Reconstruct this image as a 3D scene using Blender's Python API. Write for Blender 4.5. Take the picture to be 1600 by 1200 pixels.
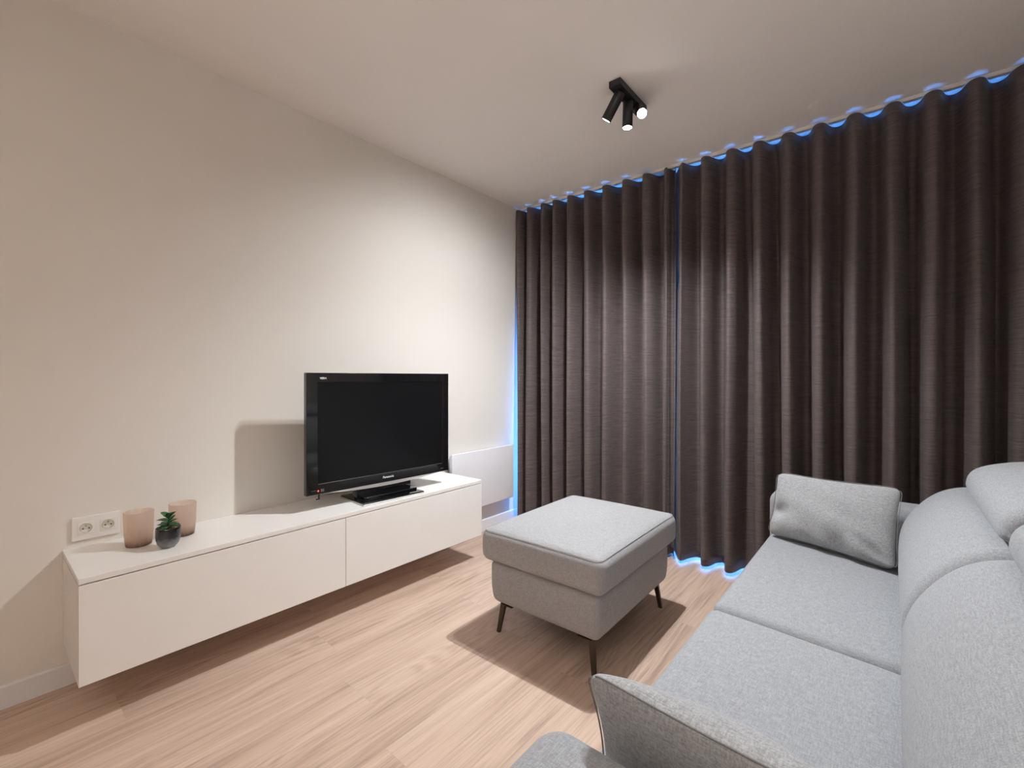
import bpy, bmesh, math, random
from mathutils import Vector, Matrix
random.seed(7)
for o in list(bpy.data.objects):
    bpy.data.objects.remove(o, do_unlink=True)
S = bpy.context.scene
C = S.collection
PI = math.pi

# ------------------------------------------------------------------ camera
cd = bpy.data.cameras.new('camera'); cam = bpy.data.objects.new('camera', cd); C.objects.link(cam)
cam.location = (0, 0, 1.132); cam.rotation_euler = (PI/2, 0, math.radians(40.02))
cd.sensor_width = 36; cd.lens = 711/1600*36; cd.shift_y = -10/1600; cd.clip_start = .02
S.camera = cam
# ------------------------------------------------------------------ world: blue dusk sky
w = bpy.data.worlds.new('dusk'); S.world = w; w.use_nodes = True
bg = w.node_tree.nodes['Background']
bg.inputs[0].default_value = (.085, .33, 1.0, 1); bg.inputs[1].default_value = 14.0
# ------------------------------------------------------------------ colour management
S.view_settings.view_transform = 'Standard'; S.view_settings.look = 'None'
S.view_settings.gamma = 1; S.view_settings.use_curve_mapping = False
S.view_settings.exposure = 0.75
S.cycles.use_denoising = True
S.cycles.max_bounces = 10; S.cycles.diffuse_bounces = 7
S.cycles.caustics_reflective = False; S.cycles.caustics_refractive = False
S.cycles.sample_clamp_indirect = 4

def spot(name, loc, dirv, power, deg, blend, radius, col):
    l = bpy.data.lights.new(name, 'SPOT'); l.energy = power; l.spot_size = math.radians(deg)
    l.spot_blend = blend; l.shadow_soft_size = radius; l.color = col
    o = bpy.data.objects.new(name, l); C.objects.link(o); o.location = loc
    o.rotation_euler = Vector(dirv).to_track_quat('-Z', 'Y').to_euler()
    return o
# lamps in the ceiling fixture (pivot, direction, watts)
HEADS = [((-.982, 1.955, 2.475), Vector((-.60, .03, -.80)).normalized(), 48),
         ((-.985, 2.045, 2.475), Vector((-.02, -.02, -1)).normalized(), 92),
         ((-.972, 2.125, 2.475), Vector((.46, -.62, -.64)).normalized(), 66)]
LAMPCOL = (.96, .985, 1.0)
HL = .125
for p, d, e in HEADS:
    spot('spot_bulb', Vector(p) - Vector((0, 0, .012)) + d*(HL+.008), d, e, 96 if d.z > -.7 else (120 if d.z > -.9 else 136), 1.0, .012, LAMPCOL)
# added fill light to brighten the ceiling, modelled as an unseen uplighter
FILL_POS = (.30, -1.55, 1.72)
ul = spot('added_fill_bulb', (FILL_POS[0], FILL_POS[1], FILL_POS[2]+.02), (-.2, .6, 1), 195, 112, 1.0, .05, (1, .95, .90))
# portal at the glazing so the dusk sky is sampled well
pl = bpy.data.lights.new('sky_portal', 'AREA'); pl.shape = 'RECTANGLE'; pl.size = 2.95; pl.size_y = 2.3
pl.cycles.is_portal = True
po = bpy.data.objects.new('sky_portal', pl); C.objects.link(po); po.location = (-.83, 3.30, 1.13); po.rotation_euler = (-PI/2, 0, 0)

# ------------------------------------------------------------------ materials
def new_mat(name):
    m = bpy.data.materials.new(name); m.use_nodes = True
    return m, m.node_tree.nodes, m.node_tree.links, m.node_tree.nodes['Principled BSDF']
def N(nodes, t, **kw):
    n = nodes.new(t)
    for k, v in kw.items(): setattr(n, k, v)
    return n
def plain(name, col, rough=.5, metal=0, var=.03, bump=0, scale=40, spec=.5, emit=None, alpha=1, coat=0):
    m, n, l, b = new_mat(name)
    tc = N(n, 'ShaderNodeTexCoord'); nz = N(n, 'ShaderNodeTexNoise'); nz.inputs['Scale'].default_value = scale
    nz.inputs['Detail'].default_value = 3
    l.new(tc.outputs['Object'], nz.inputs['Vector'])
    r = N(n, 'ShaderNodeValToRGB'); r.color_ramp.elements[0].position = .3; r.color_ramp.elements[1].position = .7
    r.color_ramp.elements[0].color = tuple(c*(1-var) for c in col)+(1,)
    r.color_ramp.elements[1].color = tuple(min(1, c*(1+var)) for c in col)+(1,)
    l.new(nz.outputs['Fac'], r.inputs[0]); l.new(r.outputs[0], b.inputs['Base Color'])
    b.inputs['Roughness'].default_value = rough; b.inputs['Metallic'].default_value = metal
    b.inputs['Specular IOR Level'].default_value = spec; b.inputs['Alpha'].default_value = alpha
    b.inputs['Coat Weight'].default_value = coat
    if emit: b.inputs['Emission Color'].default_value = emit[0]+(1,); b.inputs['Emission Strength'].default_value = emit[1]
    if bump:
        bp = N(n, 'ShaderNodeBump'); bp.inputs['Strength'].default_value = bump; bp.inputs['Distance'].default_value = .002
        l.new(nz.outputs['Fac'], bp.inputs['Height']); l.new(bp.outputs[0], b.inputs['Normal'])
    return m
def fabric(name, dark, light, fine=330, slub=14, rough=.9, bump=.35, sheen=.15, contrast=(.40, .60)):
    """woven cloth: three sets of thread streaks averaged, so it reads on faces of any direction"""
    m, n, l, b = new_mat(name)
    tc = N(n, 'ShaderNodeTexCoord'); outs = []
    for s in ((slub, fine, fine), (fine, slub, fine), (fine, fine, slub)):
        mp = N(n, 'ShaderNodeMapping'); mp.inputs['Scale'].default_value = s
        nz = N(n, 'ShaderNodeTexNoise'); nz.inputs['Scale'].default_value = 1; nz.inputs['Detail'].default_value = 2
        l.new(tc.outputs['Object'], mp.inputs[0]); l.new(mp.outputs[0], nz.inputs['Vector']); outs.append(nz.outputs['Fac'])
    a = N(n, 'ShaderNodeMath', operation='ADD'); l.new(outs[0], a.inputs[0]); l.new(outs[1], a.inputs[1])
    a2 = N(n, 'ShaderNodeMath', operation='ADD'); l.new(a.outputs[0], a2.inputs[0]); l.new(outs[2], a2.inputs[1])
    a3 = N(n, 'ShaderNodeMath', operation='MULTIPLY'); l.new(a2.outputs[0], a3.inputs[0]); a3.inputs[1].default_value = 1/3
    r = N(n, 'ShaderNodeValToRGB'); e = r.color_ramp.elements
    e[0].position, e[1].position = contrast; e[0].color = dark+(1,); e[1].color = light+(1,)
    l.new(a3.outputs[0], r.inputs[0]); l.new(r.outputs[0], b.inputs['Base Color'])
    bp = N(n, 'ShaderNodeBump'); bp.inputs['Strength'].default_value = bump; bp.inputs['Distance'].default_value = .0015
    l.new(a3.outputs[0], bp.inputs['Height']); l.new(bp.outputs[0], b.inputs['Normal'])
    b.inputs['Roughness'].default_value = rough; b.inputs['Sheen Weight'].default_value = sheen
    b.inputs['Specular IOR Level'].default_value = .25
    return m
M = {}
M['wall'] = plain('wall_paint', (.77, .735, .69), .85, var=.006, bump=.05, scale=220, spec=.2)
M['ceiling'] = plain('ceiling_paint', (.90, .86, .825), .8, var=.006, bump=.05, scale=200, spec=.25)
M['trim'] = plain('trim_paint', (.80, .80, .815), .45, var=.01)
M['cabinet'] = plain('white_lacquer', (.85, .835, .815), .38, var=.008, scale=8, spec=.4)
M['gap'] = plain('gap_shadow_core', (.30, .28, .26), .8)
M['radiator'] = plain('radiator_enamel', (.80, .80, .85), .45, var=.01)
M['frame'] = plain('window_frame', (.55, .56, .58), .4)
M['rail'] = plain('rail_alu', (.82, .80, .77), .35, var=.01)
M['black'] = plain('black_powdercoat', (.012, .012, .014), .45, var=.1, scale=90)
M['piano'] = plain('gloss_black_plastic', (.006, .006, .007), .07, var=.05, coat=.5)
M['screen'] = plain('lcd_panel', (.005, .005, .006), .3, var=.05, scale=4, spec=.3)
M['silver'] = plain('silver_plastic', (.66, .65, .64), .3, metal=.1, var=.02)
M['whitegrey'] = plain('logo_print', (.72, .72, .72), .4)
M['dimgrey'] = plain('dim_print', (.10, .10, .10), .5)
M['led'] = plain('led_red', (.6, .02, .01), .3, emit=((1, .05, .02), 3))
M['bulb'] = plain('lamp_lens', (.9, .9, .9), .4, emit=((1, .96, .92), 30))
M['bronze'] = plain('bronze_metal', (.075, .055, .042), .38, metal=.75, var=.08)
M['sofa'] = fabric('sofa_linen', (.245, .258, .278), (.375, .393, .42), fine=520, slub=60, bump=.25)
M['ott'] = fabric('ottoman_linen', (.285, .29, .305), (.435, .44, .46), fine=520, slub=60, bump=.25)
M['pil'] = fabric('cushion_linen', (.26, .27, .285), (.44, .455, .475), fine=420, slub=60, bump=.25)
M['piping'] = plain('seam_thread', (.20, .20, .20), .9, var=.15, scale=300)
M['socket'] = plain('socket_plastic', (.80, .78, .75), .35, var=.01)
M['ivory'] = plain('socket_well', (.62, .60, .50), .4, var=.02)
M['hole'] = plain('socket_hole', (.03, .03, .03), .6)
M['pinm'] = plain('earth_pin', (.45, .43, .36), .35, metal=.8)
M['chip'] = plain('wood_chips', (.42, .27, .15), .9, var=.35, scale=150, bump=.8)
M['stem'] = plain('plant_stem', (.03, .10, .035), .5, var=.2)
M['leaf'] = plain('leaf_green', (.030, .115, .040), .33, var=.45, scale=60)
# glazing
m, n, l, b = new_mat('window_glass'); b.inputs['Base Color'].default_value = (1, 1, 1, 1)
b.inputs['Transmission Weight'].default_value = 0; b.inputs['Roughness'].default_value = .02
tr = N(n, 'ShaderNodeBsdfTransparent'); mx = N(n, 'ShaderNodeMixShader'); fr = N(n, 'ShaderNodeFresnel')
l.new(fr.outputs[0], mx.inputs[0]); l.new(tr.outputs[0], mx.inputs[1]); l.new(b.outputs[0], mx.inputs[2])
l.new(mx.outputs[0], n['Material Output'].inputs[0]); M['glass'] = m
# frosted brown vase glass (tinted, translucent, darker foot)
def vase_mat():
    m, n, l, b = new_mat('frosted_brown_glass')
    tc = N(n, 'ShaderNodeTexCoord'); sx = N(n, 'ShaderNodeSeparateXYZ'); l.new(tc.outputs['Object'], sx.inputs[0])
    mp = N(n, 'ShaderNodeMapping'); mp.inputs['Scale'].default_value = (90, 90, 22); l.new(tc.outputs['Object'], mp.inputs[0])
    nz = N(n, 'ShaderNodeTexNoise'); nz.inputs['Scale'].default_value = 1; nz.inputs['Detail'].default_value = 3; l.new(mp.outputs[0], nz.inputs[0])
    h = N(n, 'ShaderNodeMapRange'); h.inputs[1].default_value = 0; h.inputs[2].default_value = .045
    l.new(sx.outputs['Z'], h.inputs[0])
    ad = N(n, 'ShaderNodeMath', operation='ADD'); l.new(h.outputs[0], ad.inputs[0])
    sc = N(n, 'ShaderNodeMath', operation='MULTIPLY_ADD'); l.new(nz.outputs['Fac'], sc.inputs[0]); sc.inputs[1].default_value = .9; sc.inputs[2].default_value = -.45
    l.new(sc.outputs[0], ad.inputs[1])
    r = N(n, 'ShaderNodeValToRGB'); e = r.color_ramp.elements
    e[0].position = 0; e[0].color = (.40, .27, .20, 1); e[1].position = 1; e[1].color = (.93, .85, .79, 1)
    k = e.new(.35); k.color = (.80, .67, .585, 1)
    l.new(ad.outputs[0], r.inputs[0])
    d = N(n, 'ShaderNodeBsdfDiffuse'); t = N(n, 'ShaderNodeBsdfTranslucent'); tp = N(n, 'ShaderNodeBsdfTransparent'); g = N(n, 'ShaderNodeBsdfGlossy')
    g.inputs['Roughness'].default_value = .35
    for q in (d, t, tp): l.new(r.outputs[0], q.inputs['Color'])
    m1 = N(n, 'ShaderNodeMixShader'); m1.inputs[0].default_value = .55; l.new(d.outputs[0], m1.inputs[1]); l.new(t.outputs[0], m1.inputs[2])
    m2 = N(n, 'ShaderNodeMixShader'); m2.inputs[0].default_value = .62; l.new(m1.outputs[0], m2.inputs[1]); l.new(tp.outputs[0], m2.inputs[2])
    m3 = N(n, 'ShaderNodeMixShader'); m3.inputs[0].default_value = .05; l.new(m2.outputs[0], m3.inputs[1]); l.new(g.outputs[0], m3.inputs[2])
    l.new(m3.outputs[0], n['Material Output'].inputs[0])
    return m
M['vase'] = vase_mat()
# pot glaze: near black above, grey reactive glaze below
m, n, l, b = new_mat('pot_glaze'); tc = N(n, 'ShaderNodeTexCoord'); sx = N(n, 'ShaderNodeSeparateXYZ'); l.new(tc.outputs['Object'], sx.inputs[0])
nz = N(n, 'ShaderNodeTexNoise'); nz.inputs['Scale'].default_value = 60; l.new(tc.outputs['Object'], nz.inputs['Vector'])
ma = N(n, 'ShaderNodeMath', operation='MULTIPLY_ADD'); l.new(nz.outputs['Fac'], ma.inputs[0]); ma.inputs[1].default_value = .022; l.new(sx.outputs['Z'], ma.inputs[2])
r = N(n, 'ShaderNodeValToRGB'); mr = N(n, 'ShaderNodeMapRange'); mr.inputs[2].default_value = .09; l.new(ma.outputs[0], mr.inputs[0]); l.new(mr.outputs[0], r.inputs[0])
e = r.color_ramp.elements; e[0].position = .18; e[0].color = (.26, .26, .25, 1); e[1].position = .98; e[1].color = (.035, .028, .028, 1)
k = e.new(.42); k.color = (.115, .12, .13, 1); k = e.new(.58); k.color = (.022, .022, .03, 1); k = e.new(.93); k.color = (.014, .012, .012, 1)
l.new(r.outputs[0], b.inputs['Base Color']); b.inputs['Roughness'].default_value = .12; M['pot'] = m
# curtain cloth: horizontal slubs, satin face
m, n, l, b = new_mat('curtain_cloth'); tc = N(n, 'ShaderNodeTexCoord')
outs = []
for sc_, fs in (((26, 26, 420), 1), ((6, 6, 150), 1), ((380, 380, 60), 1)):
    mp = N(n, 'ShaderNodeMapping'); mp.inputs['Scale'].default_value = sc_; l.new(tc.outputs['Object'], mp.inputs[0])
    q = N(n, 'ShaderNodeTexNoise'); q.inputs['Scale'].default_value = 1; q.inputs['Detail'].default_value = 3; l.new(mp.outputs[0], q.inputs['Vector']); outs.append(q.outputs['Fac'])
a = N(n, 'ShaderNodeMath', operation='ADD'); l.new(outs[0], a.inputs[0]); l.new(outs[1], a.inputs[1])
a2 = N(n, 'ShaderNodeMath', operation='MULTIPLY_ADD'); l.new(outs[2], a2.inputs[0]); a2.inputs[1].default_value = .5; l.new(a.outputs[0], a2.inputs[2])
a3 = N(n, 'ShaderNodeMath', operation='MULTIPLY'); a3.inputs[1].default_value = .4; l.new(a2.outputs[0], a3.inputs[0])
r = N(n, 'ShaderNodeValToRGB'); e = r.color_ramp.elements; e[0].position = .36; e[1].position = .64
e[0].color = (.062, .047, .046, 1); e[1].color = (.150, .120, .117, 1); l.new(a3.outputs[0], r.inputs[0]); l.new(r.outputs[0], b.inputs['Base Color'])
bp = N(n, 'ShaderNodeBump'); bp.inputs['Strength'].default_value = .3; bp.inputs['Distance'].default_value = .001
l.new(a3.outputs[0], bp.inputs['Height']); l.new(bp.outputs[0], b.inputs['Normal'])
b.inputs['Roughness'].default_value = .58; b.inputs['Specular IOR Level'].default_value = .45; b.inputs['Sheen Weight'].default_value = .06
M['curtain'] = m
# oak laminate
def oak():
    m, n, l, b = new_mat('oak_laminate')
    tc = N(n, 'ShaderNodeTexCoord'); oi = N(n, 'ShaderNodeObjectInfo')
    mu = N(n, 'ShaderNodeMath', operation='MULTIPLY'); mu.inputs[1].default_value = 37; l.new(oi.outputs['Random'], mu.inputs[0])
    cb = N(n, 'ShaderNodeCombineXYZ'); l.new(mu.outputs[0], cb.inputs[0]); l.new(mu.outputs[0], cb.inputs[1]); l.new(mu.outputs[0], cb.inputs[2])
    va = N(n, 'ShaderNodeVectorMath', operation='ADD'); l.new(tc.outputs['Object'], va.inputs[0]); l.new(cb.outputs[0], va.inputs[1])
    def nz(scale, detail=3, dist=0, vec=va):
        mp = N(n, 'ShaderNodeMapping'); mp.inputs['Scale'].default_value = scale; l.new(vec.outputs[0], mp.inputs[0])
        q = N(n, 'ShaderNodeTexNoise'); q.inputs['Scale'].default_value = 1; q.inputs['Detail'].default_value = detail
        q.inputs['Distortion'].default_value = dist; l.new(mp.outputs[0], q.inputs['Vector']); return q.outputs['Fac']
    broad = nz((9, .8, 1), 3, .6); pores = nz((260, 7, 1), 3, .2); mid = nz((45, 1.4, 1), 4, .9)
    # cathedral figure: iso-lines of a smooth stretched noise
    fld = nz((5.5, .9, 1), 1, .3)
    m1 = N(n, 'ShaderNodeMath', operation='MULTIPLY'); l.new(fld, m1.inputs[0]); m1.inputs[1].default_value = 120
    m2 = N(n, 'ShaderNodeMath', operation='SINE'); l.new(m1.outputs[0], m2.inputs[0])
    msk = N(n, 'ShaderNodeMapRange'); l.new(nz((4, .9, 1), 1), msk.inputs[0]); msk.inputs[1].default_value = .55; msk.inputs[2].default_value = .68
    m3 = N(n, 'ShaderNodeMath', operation='MULTIPLY'); l.new(m2.outputs[0], m3.inputs[0]); l.new(msk.outputs[0], m3.inputs[1])
    def madd(x, k, y):
        q = N(n, 'ShaderNodeMath', operation='MULTIPLY_ADD'); l.new(x, q.inputs[0]); q.inputs[1].default_value = k
        if isinstance(y, float): q.inputs[2].default_value = y
        else: l.new(y, q.inputs[2])
        return q.outputs[0]
    t = madd(broad, .46, -.085); t = madd(mid, .46, t); t = madd(pores, .34, t); t = madd(m3.outputs[0], .05, t)
    t = madd(oi.outputs['Random'], .02, t)
    r = N(n, 'ShaderNodeValToRGB'); e = r.color_ramp.elements
    e[0].position = .36; e[0].color = (.37, .26, .205, 1); e[1].position = .78; e[1].color = (.71, .56, .465, 1)
    k = e.new(.56); k.color = (.585, .435, .345, 1)
    l.new(t, r.inputs[0]); l.new(r.outputs[0], b.inputs['Base Color'])
    bp = N(n, 'ShaderNodeBump'); bp.inputs['Strength'].default_value = .12; bp.inputs['Distance'].default_value = .0008
    l.new(pores, bp.inputs['Height']); l.new(bp.outputs[0], b.inputs['Normal'])
    b.inputs['Roughness'].default_value = .5; b.inputs['Specular IOR Level'].default_value = .4
    return m
M['oak'] = oak()

# ------------------------------------------------------------------ geometry helpers
def link(name, me, mat, parent=None, loc=None, smooth=False):
    o = bpy.data.objects.new(name, me); C.objects.link(o)
    if mat: me.materials.append(mat)
    if parent: o.parent = parent
    if loc is not None: o.location = loc
    if smooth:
        for p in me.polygons: p.use_smooth = True
    return o
def fin(name, bm, mat, parent=None, loc=None, smooth=False, bevel=0, seg=2, auto=False):
    bmesh.ops.remove_doubles(bm, verts=bm.verts, dist=1e-6)
    bmesh.ops.recalc_face_normals(bm, faces=bm.faces)
    me = bpy.data.meshes.new(name); bm.to_mesh(me); bm.free()
    o = link(name, me, mat, parent, loc, smooth)
    if bevel:
        md = o.modifiers.new('b', 'BEVEL'); md.width = bevel; md.segments = seg; md.limit_method = 'ANGLE'; md.angle_limit = .6
        md.harden_normals = True
        for p in me.polygons: p.use_smooth = True
    return o
def addbox(bm, a, b):
    x0, y0, z0 = a; x1, y1, z1 = b
    v = [bm.verts.new(p) for p in ((x0,y0,z0),(x1,y0,z0),(x1,y1,z0),(x0,y1,z0),(x0,y0,z1),(x1,y0,z1),(x1,y1,z1),(x0,y1,z1))]
    for f in ((0,3,2,1),(4,5,6,7),(0,1,5,4),(1,2,6,5),(2,3,7,6),(3,0,4,7)): bm.faces.new([v[i] for i in f])
def box(name, a, b, mat, parent=None, bevel=0, off=(0,0,0)):
    """box from corner a to corner b, given relative to off (the parent's place)"""
    c = Vector([(a[i]+b[i])/2 for i in range(3)])
    bm = bmesh.new(); addbox(bm, Vector(a)-c, Vector(b)-c)
    return fin(name, bm, mat, parent, c-Vector(off), bevel=bevel)
def tag(o, label=None, cat=None, group=None, kind=None):
    for k, v in (('label', label), ('category', cat), ('group', group), ('kind', kind)):
        if v: o[k] = v
    return o
def empty(name, loc, label, cat, rz=0, group=None):
    o = bpy.data.objects.new(name, None); C.objects.link(o); o.location = loc; o.rotation_euler = (0, 0, rz)
    o.empty_display_size = .05
    return tag(o, label, cat, group)
def rbox_bm(size, r, k=4, m=8, fn=None):
    """box with every edge rounded by r; fn(p)->p may swell or slope it"""
    h = [s/2 for s in size]
    def axis(hh):
        rr = min(r, hh*.999)
        a = [-hh + rr*i/k for i in range(k)]
        mid = [-hh+rr + (2*hh-2*rr)*i/m for i in range(m+1)]
        return a + mid + [-x for x in reversed(a)]
    A = [axis(x) for x in h]; bm = bmesh.new(); V = {}
    def vert(q):
        key = tuple(round(x, 6) for x in q)
        if key not in V:
            inn = Vector([max(-h[i]+min(r, h[i]*.999), min(h[i]-min(r, h[i]*.999), q[i])) for i in range(3)])
            d = Vector(q)-inn; p = inn + d.normalized()*r if d.length > 1e-9 else inn
            if fn: p = fn(p)
            V[key] = bm.verts.new(p)
        return V[key]
    for ax in range(3):
        u, v = (ax+1) % 3, (ax+2) % 3
        for s in (-1, 1):
            for i in range(len(A[u])-1):
                for j in range(len(A[v])-1):
                    qs = []
                    for (ii, jj) in ((i, j), (i+1, j), (i+1, j+1), (i, j+1)):
                        q = [0, 0, 0]; q[ax] = s*h[ax]; q[u] = A[u][ii]; q[v] = A[v][jj]; qs.append(vert(q))
                    if s < 0: qs.reverse()
                    if len(set(qs)) == 4: bm.faces.new(qs)
    return bm
def rbox(name, a, b, r, mat, parent=None, off=(0,0,0), k=4, m=8, fn=None):
    c = Vector([(a[i]+b[i])/2 for i in range(3)])
    bm = rbox_bm([b[i]-a[i] for i in range(3)], r, k, m, fn)
    return fin(name, bm, mat, parent, c-Vector(off), smooth=True)
def tube_bm(pts, r, sides=8, closed=False, bm=None, radii=None):
    bm = bm or bmesh.new(); pts = [Vector(p) for p in pts]; n = len(pts); rings = []; ref = None
    for i, p in enumerate(pts):
        if closed: t = (pts[(i+1) % n]-pts[i-1])
        else: t = pts[min(i+1, n-1)]-pts[max(i-1, 0)]
        t.normalize()
        if ref is None: ref = Vector((0, 0, 1)) if abs(t.z) < .9 else Vector((1, 0, 0))
        u = (ref - t*ref.dot(t)).normalized(); v = t.cross(u); ref = u
        rr = radii[i] if radii else r
        rings.append([bm.verts.new(p + (u*math.cos(2*PI*k/sides)+v*math.sin(2*PI*k/sides))*rr) for k in range(sides)])
    for i in range(n if closed else n-1):
        A, B = rings[i], rings[(i+1) % n]
        for k in range(sides): bm.faces.new((A[k], A[(k+1) % sides], B[(k+1) % sides], B[k]))
    if not closed: bm.faces.new(rings[0][::-1]); bm.faces.new(rings[-1])
    return bm
def lathe_bm(prof, seg=40, bm=None):
    bm = bm or bmesh.new(); rings = []
    for r, z in prof:
        if r < 1e-6: rings.append([bm.verts.new((0, 0, z))]*seg)
        else: rings.append([bm.verts.new((r*math.cos(2*PI*k/seg), r*math.sin(2*PI*k/seg), z)) for k in range(seg)])
    for A, B in zip(rings, rings[1:]):
        for k in range(seg):
            q = []
            for v in (A[k], A[(k+1) % seg], B[(k+1) % seg], B[k]):
                if v not in q: q.append(v)
            if len(q) > 2: bm.faces.new(q)
    return bm
def loft_y(name, prof, y0, y1, r, mat, parent, off, sub=4, mid=8, swell=0.0):
    """closed smooth xz profile carried along y, its ends rounded by r"""
    P = []; n = len(prof)
    for i in range(n):                       # Catmull-Rom
        p0, p1, p2, p3 = [Vector(prof[(i+j-1) % n]) for j in range(4)]
        for s in range(sub):
            t = s/sub
            P.append(.5*((2*p1)+(p2-p0)*t+(2*p0-5*p1+4*p2-p3)*t*t+(3*p1-p0-3*p2+p3)*t**3))
    n = len(P); area = sum(P[i].x*P[(i+1) % n].y-P[(i+1) % n].x*P[i].y for i in range(n)); sg = 1 if area > 0 else -1
    nor = []
    for i in range(n):
        t = (P[(i+1) % n]-P[i-1]).normalized(); nor.append(Vector((t.y, -t.x))*sg)
    st = []
    for i in range(7): a_ = PI/2*i/6; st.append((y0+r*(1-math.sin(a_)), r*(1-math.cos(PI/2-a_)) if False else r*(1-math.sin(a_))))
    st = [(y0 + r*(1-math.cos(PI/2*i/6)), r*(1-math.sin(PI/2*i/6))) for i in range(7)]
    st += [(y0+r+(y1-y0-2*r)*i/mid, 0) for i in range(1, mid)]
    st += [(y0+y1-a_, b_) for a_, b_ in reversed(st[:7])]
    bm = bmesh.new(); rings = []; off = Vector(off)
    for y, ins in st:
        s_ = swell*max(0, math.sin(PI*(y-y0)/(y1-y0)))**.6 if swell else 0
        rings.append([bm.verts.new(Vector(((P[i]-nor[i]*(ins-s_)).x, y, (P[i]-nor[i]*(ins-s_)).y))-off) for i in range(n)])
    for A, B in zip(rings, rings[1:]):
        for k in range(n): bm.faces.new((A[k], A[(k+1) % n], B[(k+1) % n], B[k]))
    for R_ in (rings[0], rings[-1]):
        c = sum((v.co for v in R_), Vector())/n; cv = bm.verts.new(c)
        for k in range(n): bm.faces.new((R_[k], R_[(k+1) % n], cv))
    return fin(name, bm, mat, parent, smooth=True)
def text(name, body, size, mat, parent, loc, rot, ext=.0003, bold=0):
    cu = bpy.data.curves.new(name, 'FONT'); cu.body = body; cu.size = size; cu.extrude = ext; cu.align_x = 'CENTER'; cu.align_y = 'CENTER'; cu.offset = bold
    t = bpy.data.objects.new(name, cu); C.objects.link(t); bpy.context.view_layer.update()
    me = bpy.data.meshes.new_from_object(t.evaluated_get(bpy.context.evaluated_depsgraph_get()))
    bpy.data.objects.remove(t); me.materials.clear()
    o = link(name, me, mat, parent, loc); o.rotation_euler = rot
    return o

# ------------------------------------------------------------------ ROOM
WX, RX, H, YB, YW = -2.34, .78, 2.5, -2.8, 3.14
tag(box('wall_left', (WX-.1, YB, 0), (WX, YW+.2, H), M['wall']), kind='structure')
tag(box('wall_right', (RX, YB, 0), (RX+.1, YW+.2, H), M['wall']), kind='structure')
tag(box('wall_front', (WX, YB-.1, 0), (RX, YB, H), M['wall']), kind='structure')
tag(box('ceiling', (WX-.1, YB-.1, H), (RX+.1, YW+.2, H+.1), M['ceiling']), kind='structure')
wb = bmesh.new()
addbox(wb, (WX, YW, 2.30), (RX, YW+.2, H)); addbox(wb, (.62, YW, 0), (RX, YW+.2, 2.30))
tag(fin('wall_back', wb, M['wall']), kind='structure')
fl = tag(box('floor', (WX-.1, YB-.1, -.1), (RX+.1, YW+.2, -.009), M['gap']), kind='structure')
# laminate planks, one by one
PW, PLN = .192, 1.38
x = WX; row = 0
def plank(x0, x1, y0, y1):
    bm = bmesh.new(); g = .0001; c = .0004; z1 = 0; z0 = -.009
    a = [(x0+g, y0+g), (x1-g, y0+g), (x1-g, y1-g), (x0+g, y1-g)]
    cx, cy = (x0+x1)/2, (y0+y1)/2
    ins = [(x0+g+c, y0+g+c), (x1-g-c, y0+g+c), (x1-g-c, y1-g-c), (x0+g+c, y1-g-c)]
    lo = [bm.verts.new((p[0]-cx, p[1]-cy, z0)) for p in a]; hi = [bm.verts.new((p[0]-cx, p[1]-cy, z1-c*.5)) for p in a]
    tp = [bm.verts.new((p[0]-cx, p[1]-cy, z1)) for p in ins]
    bm.faces.new(lo[::-1]); bm.faces.new(tp)
    for i in range(4):
        j = (i+1) % 4; bm.faces.new((lo[i], lo[j], hi[j], hi[i])); bm.faces.new((hi[i], hi[j], tp[j], tp[i]))
    fin('plank', bm, M['oak'], fl, Vector((cx, cy, 0))-fl.location)
while x < RX-.005:
    x1 = min(x+PW, RX); y = YB - ((row*.53+.2) % 1)*PLN
    while y < YW+.2:
        a_, b_ = max(y, YB), min(y+PLN, YW+.2)
        if b_-a_ > .03: plank(x, x1, a_, b_)
        y += PLN
    x += PW; row += 1
def skirting(name, pts):      # simple profile board, chamfered top
    bm = bmesh.new(); (x0, y0), (x1, y1), nx, ny = pts
    prof = [(0, 0), (.013, 0), (.013, .074), (.009, .079), (0, .079)]
    A = [bm.verts.new((x0+nx*d, y0+ny*d, z)) for d, z in prof]; B = [bm.verts.new((x1+nx*d, y1+ny*d, z)) for d, z in prof]
    bm.faces.new(A); bm.faces.new(B[::-1])
    for i in range(5): bm.faces.new((A[i], B[i], B[(i+1) % 5], A[(i+1) % 5]))
    return tag(fin(name, bm, M['trim']), kind='structure')
skirting('baseboard_left', ((WX, YB), (WX, YW), 1, 0))
skirting('baseboard_right', ((RX, YB), (RX, YW), -1, 0))
skirting('baseboard_front', ((WX, YB), (RX, YB), 0, 1))
# glazing behind the curtain: three tall sashes
wx0, wx1 = WX, .62
win = bpy.data.objects.new('window_1', None); C.objects.link(win); win.location = (0, YW+.1, 0); win['kind'] = 'structure'
n_s = 3; sw = (wx1-wx0)/n_s
for i in range(n_s):
    a0 = wx0+i*sw; bm = bmesh.new(); t = .045
    for A, B in (((a0, -.03, .0), (a0+t, .03, 2.30)), ((a0+sw-t, -.03, .0), (a0+sw, .03, 2.30)),
                 ((a0+t, -.03, .0), (a0+sw-t, .03, .10)), ((a0+t, -.03, 2.30-t), (a0+sw-t, .03, 2.30))): addbox(bm, A, B)
    f = fin('window_frame', bm, M['frame'], win)
    bm = bmesh.new(); addbox(bm, (a0+t, -.003, .10), (a0+sw-t, .003, 2.30-t)); fin('pane', bm, M['glass'], f)

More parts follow.
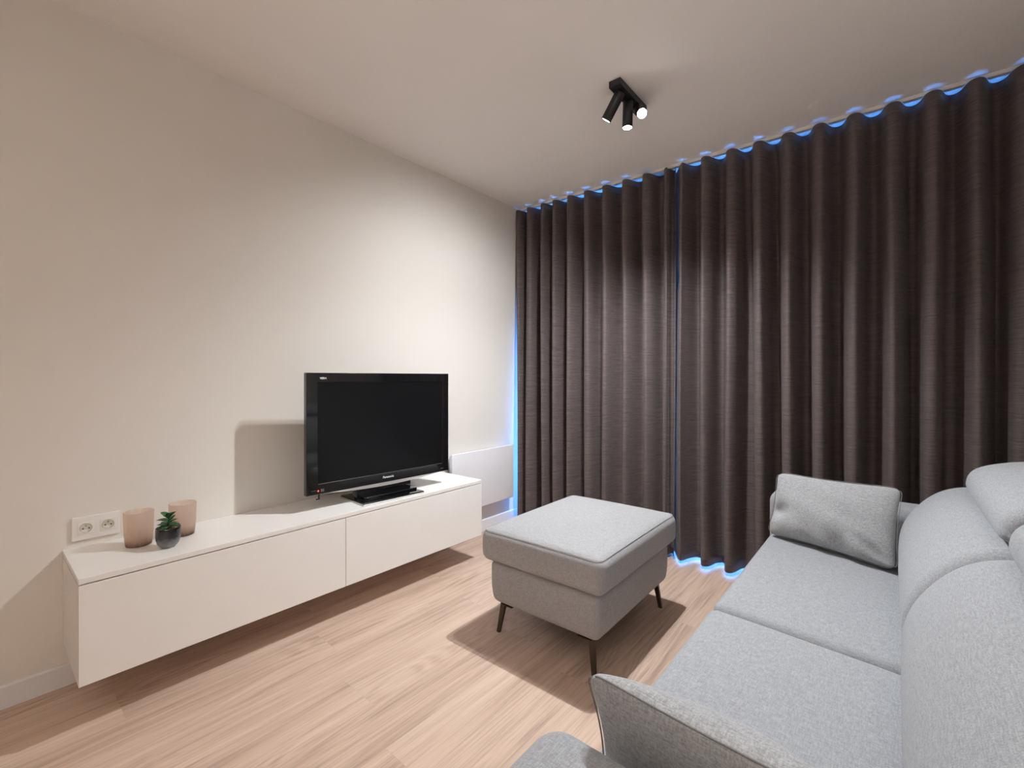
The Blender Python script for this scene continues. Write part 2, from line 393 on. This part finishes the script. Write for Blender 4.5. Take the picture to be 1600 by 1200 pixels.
# ------------------------------------------------------------------ CURTAINS
RSL = .030                          # the rail runs very slightly out of square with the side walls
def rail_y(x): return 2.868 + RSL*(x+2.3)
bm = bmesh.new(); q0, q1 = WX+.002, RX-.002
for p_ in ((q0, 0), (q1, 0)): pass
vv = [bm.verts.new((x_, rail_y(x_)+dy, z_)) for x_ in (q0, q1) for dy, z_ in ((0, 2.4825), (.026, 2.4825), (.026, 2.4998), (0, 2.4998))]
for f_ in ((0, 1, 2, 3), (7, 6, 5, 4), (0, 4, 5, 1), (1, 5, 6, 2), (2, 6, 7, 3), (3, 7, 4, 0)): bm.faces.new([vv[k] for k in f_])
rail = fin('curtain_rail', bm, M['rail'])
tag(rail, 'slim white curtain rail fixed to the ceiling above the brown curtains', 'curtain rail')
def lerp(a, b, t): return a+(b-a)*t
def curtain(name, crests, t0, t1, ztop, zbot, label, amp=.074, drift=None, tuck=0, steps=26):
    """crests: x of each fold's crest; the cloth waves between them; t counts crests"""
    n = len(crests)
    rnd = random.Random(len(crests)); ph = [rnd.uniform(0, 6.28) for _ in range(n+3)]; am = [rnd.uniform(.88, 1.06) for _ in range(n+3)]
    def cx(t):
        i = max(0, min(n-2, int(math.floor(t)))); return lerp(crests[i], crests[i+1], t-i)
    def wd(t):
        i = max(0, min(n-2, int(math.floor(t)))); return crests[i+1]-crests[i]
    T = [t0+(t1-t0)*i/(steps*(t1-t0)) for i in range(int(steps*(t1-t0))+1)]
    Z = [zbot+(ztop-zbot)*i/46 for i in range(47)]
    bm = bmesh.new(); G = []
    for z in Z:
        h = (z-zbot)/(ztop-zbot); rowv = []
        for t in T:
            i = int(math.floor(t+.5)); k = max(0, min(n, i+1))
            p = wd(t); b = .03*p
            A = min(amp, .62*p if p > .06 else .33*p)*am[k]*(1 + .10*(1-h)*math.sin(ph[k]))
            A = lerp(A, min(.052, .5*p), max(0, (h-.55)/.45)**2)
            yc = rail_y(cx(t)) + .013 - .085*(1-h)
            xs = cx(t) + b*math.sin(4*PI*t)
            if tuck and -.5 < t < .5:            # the leading fold is a narrow one
                q_ = abs(t)/.5; q_ = q_*q_*(3-2*q_); xs = crests[0] + (xs-crests[0])*lerp(.3, 1, q_)
            x = xs*(yc-A)/2.74
            # hang: folds wander and lean a little on their way down
            x += (1-h)*.014*math.sin(ph[k]*.7+1.7*h+t*.4)*min(1, p/.1)
            # small second-order creases between the folds
            y = yc - A*math.cos(2*PI*(max(t, -.5) if tuck else t)) + .0060*math.sin(6*PI*t+ph[k]+2.2*h)*(1-abs(2*h-1)**6)
            if drift: x += drift(t, h)
            y += tuck*max(0, -max(t, -.5))*2
            rowv.append(bm.verts.new((x, y, z)))
        G.append(rowv)
    for A_, B_ in zip(G, G[1:]):
        for j in range(len(T)-1): bm.faces.new((A_[j], A_[j+1], B_[j+1], B_[j]))
    me = bpy.data.meshes.new(name); bm.to_mesh(me); bm.free()
    o = link(name, me, M['curtain'], smooth=True)
    sd = o.modifiers.new('thick', 'SOLIDIFY'); sd.thickness = .0022; sd.offset = 0
    return tag(o, label, 'curtain')
LC = [-2.250, -2.145, -2.01, -1.905, -1.775, -1.635, -1.49, -1.345, -1.205, -1.062, -1.006]
curtain('curtain', LC, -.36, 9.98, 2.4785, .022, 'dark brown curtain panel on the left, beside the television wall',
        drift=lambda t, h: (-.006*(1-h)*max(0, min(1, t-8.8))) + (.012*math.sin(PI*h) if t < .3 else 0))
RC = [-.970, -.845, -.702, -.566, -.428, -.290, -.148, -.004, .134, .27, .405, .54, .675]
curtain('curtain', RC, -.95, 12.3, 2.4785, .020, 'dark brown curtain panel on the right, behind the sofa',
        drift=lambda t, h: -.025*(1-h)*max(0, min(1, .6-t)) + (t*.14 + .026*math.exp(-((h-.71)/.022)**2)*min(1, -2*t) if t < 0 else 0), tuck=.06)

# ------------------------------------------------------------------ TV CABINET
cab = empty('tv_cabinet', (-2.15, 1.13, .157), 'long white floating television cabinet with two flap doors', 'cabinet')
co = cab.location; cx0, cx1, cy0, cy1 = WX+.0005, -1.96, .219, 2.042
box('body', (cx0, cy0, .157), (cx1-.019, cy1, .4715), M['cabinet'], cab, .0008, co)
box('top_panel', (cx0, cy0-.001, .4795), (cx1, cy1+.002, .4975), M['cabinet'], cab, .001, co)
box('recess_strip', (cx0+.01, cy0+.004, .4715), (cx1-.022, cy1-.004, .4795), M['gap'], cab, 0, co)
box('door', (cx1-.018, cy0, .157), (cx1, 1.1265, .4755), M['cabinet'], cab, .0008, co)
box('door', (cx1-.018, 1.1295, .157), (cx1, cy1, .4755), M['cabinet'], cab, .0008, co)

# ------------------------------------------------------------------ RADIATOR
rad = empty('panel_heater', (-2.30, 2.39, .2), 'flat white wall heater between the cabinet and the curtain', 'heater')
ro = rad.location
rbox('front_panel', (-2.278, 2.073, .207), (-2.262, 2.715, .614), .005, M['radiator'], rad, ro, k=2, m=2)
box('rear_housing', (-2.322, 2.10, .225), (-2.2785, 2.69, .597), M['radiator'], rad, .003, ro)
for yy in (2.2, 2.58): box('wall_bracket', (WX+.0005, yy, .27), (-2.3225, yy+.03, .56), M['trim'], rad, 0, ro)

# ------------------------------------------------------------------ SOCKETS
sk = empty('double_socket', (WX, .31, .565), 'white double wall socket above the left end of the cabinet', 'socket')
so = sk.location
rbox('cover_plate', (WX+.0003, .241, .5225), (WX+.0105, .379, .6095), .003, M['socket'], sk, so, k=2, m=2)
for yc_ in (.2805, .3435):
    ins = box('socket_insert', (WX+.0106, yc_-.0225, .5435), (WX+.0128, yc_+.0225, .5885), M['socket'], sk, .0008, so)
    bm = lathe_bm([(0, .0006), (.0150, .0006), (.0158, .0026), (.0180, .0026), (.0186, .0)], 32)
    fin('well', bm, M['ivory'], ins, smooth=False).rotation_euler = (0, PI/2, 0)
    w_ = ins.children[-1]; w_.location = (.0011, 0, .001)
    for dy in (-.0085, .0085):
        bm = lathe_bm([(0, 0), (.0026, 0), (.0026, .0006), (0, .0006)], 14)
        h_ = fin('pin_hole', bm, M['hole'], ins, (.0018, dy, -.001)); h_.rotation_euler = (0, PI/2, 0)
    bm = lathe_bm([(0, 0), (.0022, 0), (.0022, .008), (.0012, .0095), (0, .0097)], 14)
    fin('earth_pin', bm, M['pinm'], ins, (.0018, .0, .010)).rotation_euler = (0, PI/2, 0)
    # half-moon marking flap over the lower left of the well
    bm = bmesh.new(); vs = [bm.verts.new((.0024, -.006+.0105*math.cos(a_), -.010+.0075*math.sin(a_))) for a_ in [2*PI*i/20 for i in range(20)]]
    fc = bm.faces.new(vs); ex = bmesh.ops.extrude_face_region(bm, geom=[fc])
    for v_ in [g for g in ex['geom'] if isinstance(g, bmesh.types.BMVert)]: v_.co.x += .0012
    fin('shutter', bm, M['socket'], ins)

# ------------------------------------------------------------------ TELEVISION
TZ = .4980
ang = math.radians(-3.3)
tv = empty('television', (-2.105, 1.43, TZ), 'black flat television standing on the white cabinet', 'television', ang)
# local axes: +x faces the room, y along the screen
def tb(name, a, b, mat, parent=tv, bevel=0):
    c = Vector([(a[i]+b[i])/2 for i in range(3)]); bm = bmesh.new(); addbox(bm, Vector(a)-c, Vector(b)-c)
    return fin(name, bm, mat, parent, c, bevel=bevel)
W2 = .421; z0, z1 = .078, .657; XF = .030
sy0, sy1, sz0, sz1 = -.366, .372, .128, .612
bm = bmesh.new()     # bezel ring around the sunken screen
def ringface(bm, o_, i_, xo, xi):
    O = [bm.verts.new((xo, y, z)) for y, z in o_]; I = [bm.verts.new((xi, y, z)) for y, z in i_]
    for k in range(4): bm.faces.new((O[k], O[(k+1) % 4], I[(k+1) % 4], I[k]))
    return O, I
def rect(a, b, c, d): return [(a, c), (b, c), (b, d), (a, d)]
ro_, ri_ = rect(-W2, W2, z0, z1), rect(sy0, sy1, sz0, sz1)
rb = rect(-W2, W2, z0, z1)
O, I = ringface(bm, ro_, ri_, XF, XF)
I2 = [bm.verts.new((XF-.006, y, z)) for y, z in ri_]; B = [bm.verts.new((XF-.028, y, z)) for y, z in rb]
for k in range(4):
    j = (k+1) % 4; bm.faces.new((I[k], I[j], I2[j], I2[k])); bm.faces.new((O[j], O[k], B[k], B[j]))
bm.faces.new(B)
fin('bezel', bm, M['piano'], tv, bevel=.0022)
tb('screen', (XF-.0058, sy0+.001, sz0+.001), (XF-.0035, sy1-.001, sz1-.001), M['screen'])
# thin lighter lip under the picture
tb('screen_lip', (XF-.001, sy0, sz0-.003), (XF+.0012, sy1, sz0-.0005), M['dimgrey'])
rbox('rear_shell', (-.045, -.35, .12), (XF-.0285, .35, .60), .012, M['black'], tv, k=3, m=2)
# chin: silver bowed strip along the bottom edge
bm = bmesh.new(); A = []; Bv = []
NS = 24
rings = []
for i in range(NS+1):
    t = -1+2*i/NS; y = .012+t*.335; dz = .019*(1-abs(t)**2.0)+.0015; xo = XF-.001
    rings.append([bm.verts.new(p) for p in ((xo, y, z0-.0005), (xo-.004, y, z0-dz*.95), (xo-.024, y, z0-dz), (xo-.026, y, z0-.0005))])
for A, B in zip(rings, rings[1:]):
    for k in range(4): bm.faces.new((A[k], A[(k+1) % 4], B[(k+1) % 4], B[k]))
bm.faces.new(rings[0][::-1]); bm.faces.new(rings[-1])
fin('speaker_strip', bm, M['silver'], tv, smooth=False)
tb('logo_plate_left_led', (XF, -W2+.053, z0+.014), (XF+.0012, -W2+.059, z0+.020), M['led']).name = 'power_light'
tb('sensor_window', (XF, -W2+.068, z0+.010), (XF+.0008, -W2+.084, z0+.024), M['dimgrey'])
tb('cable_stub', (XF-.012, -W2+.060, z0-.022), (XF-.004, -W2+.066, z0-.0005), M['black'])
tb('cable_hook', (XF-.012, -W2+.050, z0-.026), (XF-.004, -W2+.066, z0-.0215), M['black'])
text('brand_lettering', 'Panasonic', .0165, M['whitegrey'], tv, (XF+.0006, .012, z0+.026), (PI/2, 0, PI/2), bold=.0005)
text('badge_lettering', 'VIERA', .0125, M['whitegrey'], tv, (XF+.0006, -W2+.080, z1-.026), (PI/2, 0, PI/2), bold=.0005)
text('switch_lettering', 'POWER', .0065, M['dimgrey'], tv, (XF+.0006, -W2+.034, z0+.020), (PI/2, 0, PI/2))
text('sound_badge', 'HDMI', .008, M['dimgrey'], tv, (XF+.0006, W2-.05, z0+.018), (PI/2, 0, PI/2))
# neck and foot
rbox('neck', (-.030, -.160, .012), (.012, .165, .075), .002, M['piano'], tv, k=3, m=2)
ft = rbox('foot', (-.125, -.178, .004), (.118, .182, .0125), .004, M['piano'], tv, k=3, m=2)
rbox('foot_trim', (-.128, -.181, .0), (.121, .185, .0065), .003, M['silver'], tv, k=3, m=2)
rbox('foot_step', (-.06, -.135, .0125), (.062, .175, .024), .005, M['piano'], tv, k=3, m=2)

# ------------------------------------------------------------------ VASES AND PLANT
CT = .4977
def vase_bm():
    R0, R1, Hh, t = .0405, .0470, .1285, .0022
    pr = [(0, 0), (R0-.006, 0), (R0-.001, .002), (R0, .006), (R0+.0045, .05), (R1, Hh-.001), (R1-t*.5, Hh), (R1-t, Hh-.001),
          (R0+.0045-t, .05), (R0-t, .010), (R0-.008, .007), (0, .007)]
    return lathe_bm(pr, 56)
v1 = fin('glass_vase', vase_bm(), M['vase'], None, (-2.196, .412, CT), smooth=True)
tag(v1, 'brown frosted glass tumbler nearer the wall socket', 'vase', 'frosted glass tumblers on the cabinet')
v2 = v1.copy(); C.objects.link(v2); v2.location = (-2.205, .553, CT)
tag(v2, 'brown frosted glass tumbler behind the small potted succulent', 'vase', 'frosted glass tumblers on the cabinet')
ps = empty('potted_succulent', (-2.085, .478, CT), 'small green succulent in a dark glazed pot on the cabinet', 'plant')
pr = [(0, 0), (.0215, 0), (.0225, .002), (.0225, .004), (.028, .0075), (.034, .016), (.0375, .03), (.0388, .045), (.0388, .066), (.0383, .0735), (.0372, .0745), (.0362, .0735),
      (.0362, .062), (0, .062)]
fin('pot', lathe_bm(pr, 48), M['pot'], ps, smooth=True)
# bark chips: low domed cover plus loose chips
bm = bmesh.new(); rr = random.Random(3)
lathe_bm([(.0358, .064), (.03, .067), (.015, .069), (0, .0695)], 28, bm)
for i in range(70):
    a_ = rr.uniform(0, 2*PI); r_ = .032*math.sqrt(rr.random()); c = Vector((r_*math.cos(a_), r_*math.sin(a_), .069+.002*rr.random()))
    m_ = Matrix.Rotation(rr.uniform(0, 6), 3, 'Z') @ Matrix.Rotation(rr.uniform(-.5, .5), 3, 'X')
    s = rr.uniform(.002, .004); pts = [m_ @ Vector(p) + c for p in ((-s, -s*.5, 0), (s, -s*.6, 0), (s*.8, s*.5, 0), (-s, s*.4, 0), (0, 0, s*.7))]
    vv = [bm.verts.new(p) for p in pts]
    for f in ((0, 1, 4), (1, 2, 4), (2, 3, 4), (3, 0, 4), (3, 2, 1, 0)): bm.faces.new([vv[k] for k in f])
tag(fin('bark_chips', bm, M['chip'], ps), kind='stuff')
fin('stem', tube_bm([(0, 0, .066), (.001, -.001, .082), (-.001, .001, .100), (0, .002, .117)], .003, 8, radii=[.0042, .0036, .003, .0025]), M['stem'], ps, smooth=True)
def leaf(az, el, base, L, Wd, curl=.3, fold=.25, roll=0):
    """one thick spoon-shaped leaf"""
    bm = bmesh.new(); nu, nv = 10, 6; top = []; bot = []
    for i in range(nu+1):
        u = i/nu; hw = Wd/2*(max(0, math.sin(PI*min(1, u**1.25)))**.6)*(1 if u < 1 else 0)+.0012*(1-u)+.0003
        ro1, ro2 = [], []
        for j in range(nv+1):
            v = -1+2*j/nv; th = .0016*(1-v*v)**.5*math.sin(PI*min(1, u*.9+.1))**.5+.0001
            x = u*L; y = v*hw; z = curl*L*(u**2)*-1 + fold*abs(v)**1.6*hw*1.4
            ro1.append(Vector((x, y, z+th))); ro2.append(Vector((x, y, z-th)))
        top.append(ro1); bot.append(ro2)
    Mx = Matrix.Translation(base) @ Matrix.Rotation(az, 4, 'Z') @ Matrix.Rotation(-el, 4, 'Y') @ Matrix.Rotation(roll, 4, 'X')
    T = [[bm.verts.new(Mx @ p) for p in r] for r in top]; Bq = [[bm.verts.new(Mx @ p) for p in r] for r in bot]
    for i in range(nu):
        for j in range(nv):
            bm.faces.new((T[i][j], T[i+1][j], T[i+1][j+1], T[i][j+1])); bm.faces.new((Bq[i][j+1], Bq[i+1][j+1], Bq[i+1][j], Bq[i][j]))
        bm.faces.new((Bq[i][0], Bq[i+1][0], T[i+1][0], T[i][0])); bm.faces.new((T[i][nv], T[i+1][nv], Bq[i+1][nv], Bq[i][nv]))
    fin('leaf', bm, M['leaf'], ps, smooth=True)
# camera's right here is azimuth ~40 deg, camera's left ~220, towards camera ~ -50
for az, el, z, L, Wd, cu, fo in (
    (215, 14, .076, .036, .021, .18, .3), (38, 10, .077, .034, .022, .10, .3), (262, -4, .076, .030, .021, .1, .3), (320, 0, .076, .026, .020, .1, .3), (120, 10, .078, .03, .02, .1, .3),
    (218, 26, .092, .035, .020, .35, .3), (42, 30, .090, .030, .012, .1, .2), (25, 44, .094, .034, .011, .05, .2), (300, 15, .090, .022, .018, .2, .3), (130, 20, .09, .028, .017, .2, .3),
    (222, 48, .105, .029, .022, .15, .3), (40, 50, .105, .031, .023, .10, .3), (290, 45, .106, .020, .016, .1, .3), (110, 50, .106, .022, .016, .1, .3), (350, 60, .108, .022, .014, .1, .3)):
    leaf(math.radians(az), math.radians(el), Vector((0, .0005, z)), L*1.28, Wd*1.25, cu, fo)

# ------------------------------------------------------------------ CEILING SPOT FIXTURE
fx = empty('ceiling_spotlight', (-.982, 2.04, H-.0305), 'black ceiling light with three swivelling spot heads', 'ceiling light')
fo = fx.location
box('mounting_plate', (-1.011, 1.90, 2.4695), (-.953, 2.19, 2.4998), M['black'], fx, .0015, fo)
def head(p, d, parent, off):
    p = Vector(p); R_ = .024
    o = fin('spot_head', lathe_bm([(0, -.004), (R_-.003, -.004), (R_, -.001), (R_, HL), (R_-.002, HL), (R_-.002, HL-.006), (0, HL-.006)], 36), M['black'], parent, p-Vector(off), smooth=False)
    for q in o.data.polygons: q.use_smooth = abs(q.normal.z) < .3
    o.rotation_euler = d.to_track_quat('Z', 'Y').to_euler()
    b_ = fin('lens', lathe_bm([(0, HL-.002), (R_-.0028, HL-.002), (R_-.0028, HL-.0055), (0, HL-.0055)], 30), M['bulb'], o)
    return o
for p, d, e in HEADS: head(Vector(p)-Vector((0, 0, .012)), d, fx, fo)
for (p, d, e) in HEADS:
    q = Vector(p)-fo
    fin('swivel', lathe_bm([(0, 0), (.008, 0), (.008, .014), (0, .014)], 16), M['black'], fx, q+Vector((0, 0, -.018)))
ul_ = empty('added_fill_lamp', (FILL_POS[0], FILL_POS[1], 0), 'added fill light that brightens the ceiling, an unseen black uplighter with an open bowl behind the viewer', 'lamp')  # body for the added ceiling fill, out of view
fin('fill_lamp_base', lathe_bm([(0, 0), (.13, 0), (.13, .012), (.02, .022), (0, .022)], 32), M['black'], ul_)
fin('pole', tube_bm([(0, 0, .02), (0, 0, FILL_POS[2]-.06)], .011, 12), M['black'], ul_, smooth=True)
fin('bowl', lathe_bm([(0, FILL_POS[2]-.07), (.05, FILL_POS[2]-.065), (.11, FILL_POS[2]-.02), (.14, FILL_POS[2]), (.137, FILL_POS[2]), (.105, FILL_POS[2]-.015), (.05, FILL_POS[2]-.055), (0, FILL_POS[2]-.06)], 36), M['black'], ul_, smooth=True)
# ------------------------------------------------------------------ OTTOMAN
ott = empty('ottoman', (-1.115, 1.85, 0), 'light grey fabric ottoman on thin bronze legs in the room centre', 'ottoman', math.radians(.8))
oo = (0, 0, 0)
def ob(p):                       # lower box: corners tuck in at the bottom
    s = max(0, (-p.z)/.09) ; k = 1-.035*s*s
    return Vector((p.x*k, p.y*k, p.z))
rbox('base', (-.272, -.36, .132), (.272, .36, .325), .030, M['ott'], ott, oo, m=10, fn=ob)
hx, hy = .300, .385
box('bounce_blocker', (-.222, -.308, .1290), (.222, .308, .1318), M['black'], ott)  # black sheet added to cut bounced light and deepen the shade underneath
def oc(p):
    a_, b_ = min(1, abs(p.x)/hx), min(1, abs(p.y)/hy)
    s = .020*(1-a_**3)*(1-b_**3)
    p = p.copy()
    if p.z > 0: p.z += s
    # sides belly a little
    kz = 1-abs(p.z/.075)**2 if abs(p.z) < .075 else 0
    p.x *= 1+.014*kz; p.y *= 1+.010*kz
    return p
cush = rbox('seat_cushion', (-hx, -hy, .322), (hx, hy, .464), .036, M['ott'], ott, oo, k=6, m=14, fn=oc)
def seam_loop(hx_, hy_, z, r, n=12):
    pts = []
    for cx_, cy_, a0 in ((hx_-r, hy_-r, 0), (-hx_+r, hy_-r, 90), (-hx_+r, -hy_+r, 180), (hx_-r, -hy_+r, 270)):
        for i in range(7): a_ = math.radians(a0+15*i); pts.append((cx_+r*math.cos(a_), cy_+r*math.sin(a_), z))
    return pts
fin('seam', tube_bm(seam_loop(hx-.009, hy-.009, .0655, .028), .0012, 6, True), M['ott'], cush, smooth=True)
def ottleg(sx, sy):
    bm = bmesh.new()
    # flat mounting plate and a blade that rakes outwards
    addbox(bm, (-.010*sx-.030, -.016, .1255), (-.010*sx+.030, .016, .1292))
    top = [(.016*sx-.012, -.008), (.016*sx+.012, -.008), (.016*sx+.012, .008), (.016*sx-.012, .008)]
    bot = [(.034*sx-.008, -.006+.016*sy), (.034*sx+.008, -.006+.016*sy), (.034*sx+.008, .006+.016*sy), (.034*sx-.008, .006+.016*sy)]
    T_ = [bm.verts.new((p[0], p[1], .1335)) for p in top]; B_ = [bm.verts.new((p[0], p[1], .0)) for p in bot]
    bm.faces.new(T_); bm.faces.new(B_[::-1])
    for i in range(4): bm.faces.new((T_[i], B_[i], B_[(i+1) % 4], T_[(i+1) % 4]))
    me = bpy.data.meshes.new('leg'); bmesh.ops.recalc_face_normals(bm, faces=bm.faces); bm.to_mesh(me); bm.free()
    return link('leg', me, M['bronze'], ott, (sx*.205, sy*.315, 0))
for sx in (-1, 1):
    for sy in (-1, 1): ottleg(sx, sy)

# ------------------------------------------------------------------ SOFA
so_ = Vector((.05, 1.44, 0))
sofa = empty('sofa', so_, 'large light grey two-seat fabric sofa with folding headrests', 'sofa')
rbox('base', (-.385, .545, .11), (.44, 2.335, .315), .02, M['sofa'], sofa, so_, m=6)
def sq(sy):
    def f(p):
        a_, b_ = min(1, abs(p.x)/.26), min(1, abs(p.y)/.43)
        p = p.copy()
        if p.z > 0: p.z += .012*(1-a_**4)*(1-b_**4) - .045*(p.x+.26)/.52*.55
        return p
    return f
for y0_, y1_ in ((.587, 1.4385), (1.4415, 2.303)):
    rbox('seat_cushion', (-.425, y0_, .31), (.10, y1_, .447), .03, M['sofa'], sofa, so_, k=5, m=14, fn=sq(0))
BP = [(.05, .40), (.022, .47), (.014, .54), (.030, .61), (.065, .672), (.108, .720), (.155, .748), (.21, .760), (.28, .765), (.345, .745), (.375, .69), (.385, .55), (.385, .42), (.30, .375), (.15, .37)]
for y0_, y1_ in ((.60, 1.412), (1.418, 2.225)):
    loft_y('back_cushion', BP, y0_, y1_, .045, M['sofa'], sofa, so_, swell=.004)
rbox('back_frame', (.365, .56, .12), (.475, 2.33, .62), .03, M['sofa'], sofa, so_, m=4)
HP = [(.186, .775), (.178, .812), (.200, .845), (.255, .868), (.33, .882), (.41, .888), (.455, .872), (.462, .835), (.43, .800), (.36, .782), (.27, .768)]
for y0_, y1_ in ((.70, 1.365), (1.422, 2.075)):
    loft_y('headrest', HP, y0_, y1_, .035, M['sofa'], sofa, so_, swell=.003)
for y0_, y1_ in ((.345, .582), (2.308, 2.50)):
    rbox('armrest', (-.41 if y0_ < 1 else -.435, y0_, .10), (.46, y1_, .622), .05, M['sofa'], sofa, so_, k=5, m=8)
def sofaleg(x_, y_):
    bm = bmesh.new(); s = -1 if x_ < 0 else 1
    T_ = [bm.verts.new(p) for p in ((-.02, -.02, .11), (.02, -.02, .11), (.02, .02, .11), (-.02, .02, .11))]
    B_ = [bm.verts.new((p[0]*.5+s*.012, p[1]*.5, 0)) for p in ((-.02, -.02), (.02, -.02), (.02, .02), (-.02, .02))]
    bm.faces.new(T_); bm.faces.new(B_[::-1])
    for i in range(4): bm.faces.new((T_[i], B_[i], B_[(i+1) % 4], T_[(i+1) % 4]))
    fin('leg', bm, M['bronze'], sofa, Vector((x_, y_, 0))-so_)
for x_ in (-.33, .38):
    for y_ in (.45, 2.40): sofaleg(x_, y_)

# ------------------------------------------------------------------ LOOSE CUSHIONS
def cushion(name, BL, BR, TR, TL, thick, label, seed, back=.8, n=34):
    BL, BR, TR, TL = map(Vector, (BL, BR, TR, TL)); c = (BL+BR+TR+TL)/4
    nor = ((BR-BL)+(TR-TL)).cross((TL-BL)+(TR-BR)).normalized()      # towards the front face
    rnd = random.Random(seed); k = [rnd.uniform(0, 6.28) for _ in range(8)]
    bm = bmesh.new(); F = []; Bk = []; U = (BR-BL).normalized(); V = (TL-BL).normalized()
    for i in range(n+1):
        u = i/n; rf, rb_ = [], []
        for j in range(n+1):
            v = j/n; a_, b_ = 2*u-1, 2*v-1
            p = BL*(1-u)*(1-v)+BR*u*(1-v)+TR*u*v+TL*(1-u)*v
            q_ = (a_*a_*b_*b_)**5; p -= (U*a_*.017+V*b_*.017)*q_
            # edges bow inwards between the corners
            p -= U*a_*.012*(1-b_*b_); p -= V*b_*.010*(1-a_*a_)
            prof = (max(0, 1-abs(a_)**2.4)*max(0, 1-abs(b_)**2.4))**.55
            belly = 1+.28*(-b_)                                   # filling sinks to the bottom
            e = (1-a_*a_)*(1-b_*b_)
            wr = .004*math.sin(9*a_*(1-.4*b_)+k[0])*math.exp(-3*(b_+1))*4*(1-abs(a_)) + .003*math.sin(7*b_+5*a_+k[1])*e
            # pinched dent near a lower corner
            dx, dy = (a_+.86), (b_+.25); dent = -.030*math.exp(-(dx*dx*30+dy*dy*22))
            dx, dy = (a_-.15), (b_+.80); dent += -.010*math.exp(-(dx*dx*22+dy*dy*8)); dx, dy = (a_-.72), (b_+.72); dent += -.014*math.exp(-((dx+dy)**2*40+(dx-dy)**2*3))
            t_ = thick/2*prof*belly
            rf.append(p+nor*(t_+(wr+dent)*min(1, prof*2)-.0)); rb_.append(p-nor*t_*back)
        F.append(rf); Bk.append(rb_)
    A = [[bm.verts.new(p-c) for p in r] for r in F]
    edge = lambda i, j: i in (0, n) or j in (0, n)
    Bq = [[A[i][j] if edge(i, j) else bm.verts.new(Bk[i][j]-c) for j in range(n+1)] for i in range(n+1)]
    for i in range(n):
        for j in range(n):
            bm.faces.new((A[i][j], A[i+1][j], A[i+1][j+1], A[i][j+1])); bm.faces.new((Bq[i][j+1], Bq[i+1][j+1], Bq[i+1][j], Bq[i][j]))
    rim = [(i, 0) for i in range(n)]+[(n, j) for j in range(n)]+[(i, n) for i in range(n, 0, -1)]+[(0, j) for j in range(n, 0, -1)]
    path = [A[i][j].co.copy() for i, j in rim]
    o = fin(name, bm, M['pil'], None, c, smooth=True)
    md = o.modifiers.new('s', 'SUBSURF'); md.levels = 1; md.render_levels = 1
    fin('seam', tube_bm(path, .0013, 6, True), M['piping'], o, smooth=True)
    return tag(o, label, 'cushion')
cushion('throw_cushion', (-.425, 2.225, .455), (.012, 2.09, .446), (.030, 2.245, .722), (-.402, 2.315, .716), .115,
        'light grey linen cushion leaning on the far armrest', 3)
cushion('throw_cushion', (.0, .685, .485), (-.362, .66, .485), (-.350, .578, .708), (.0, .556, .708), .17,
        'light grey linen cushion against the near armrest, cut by the frame', 5, back=.2)
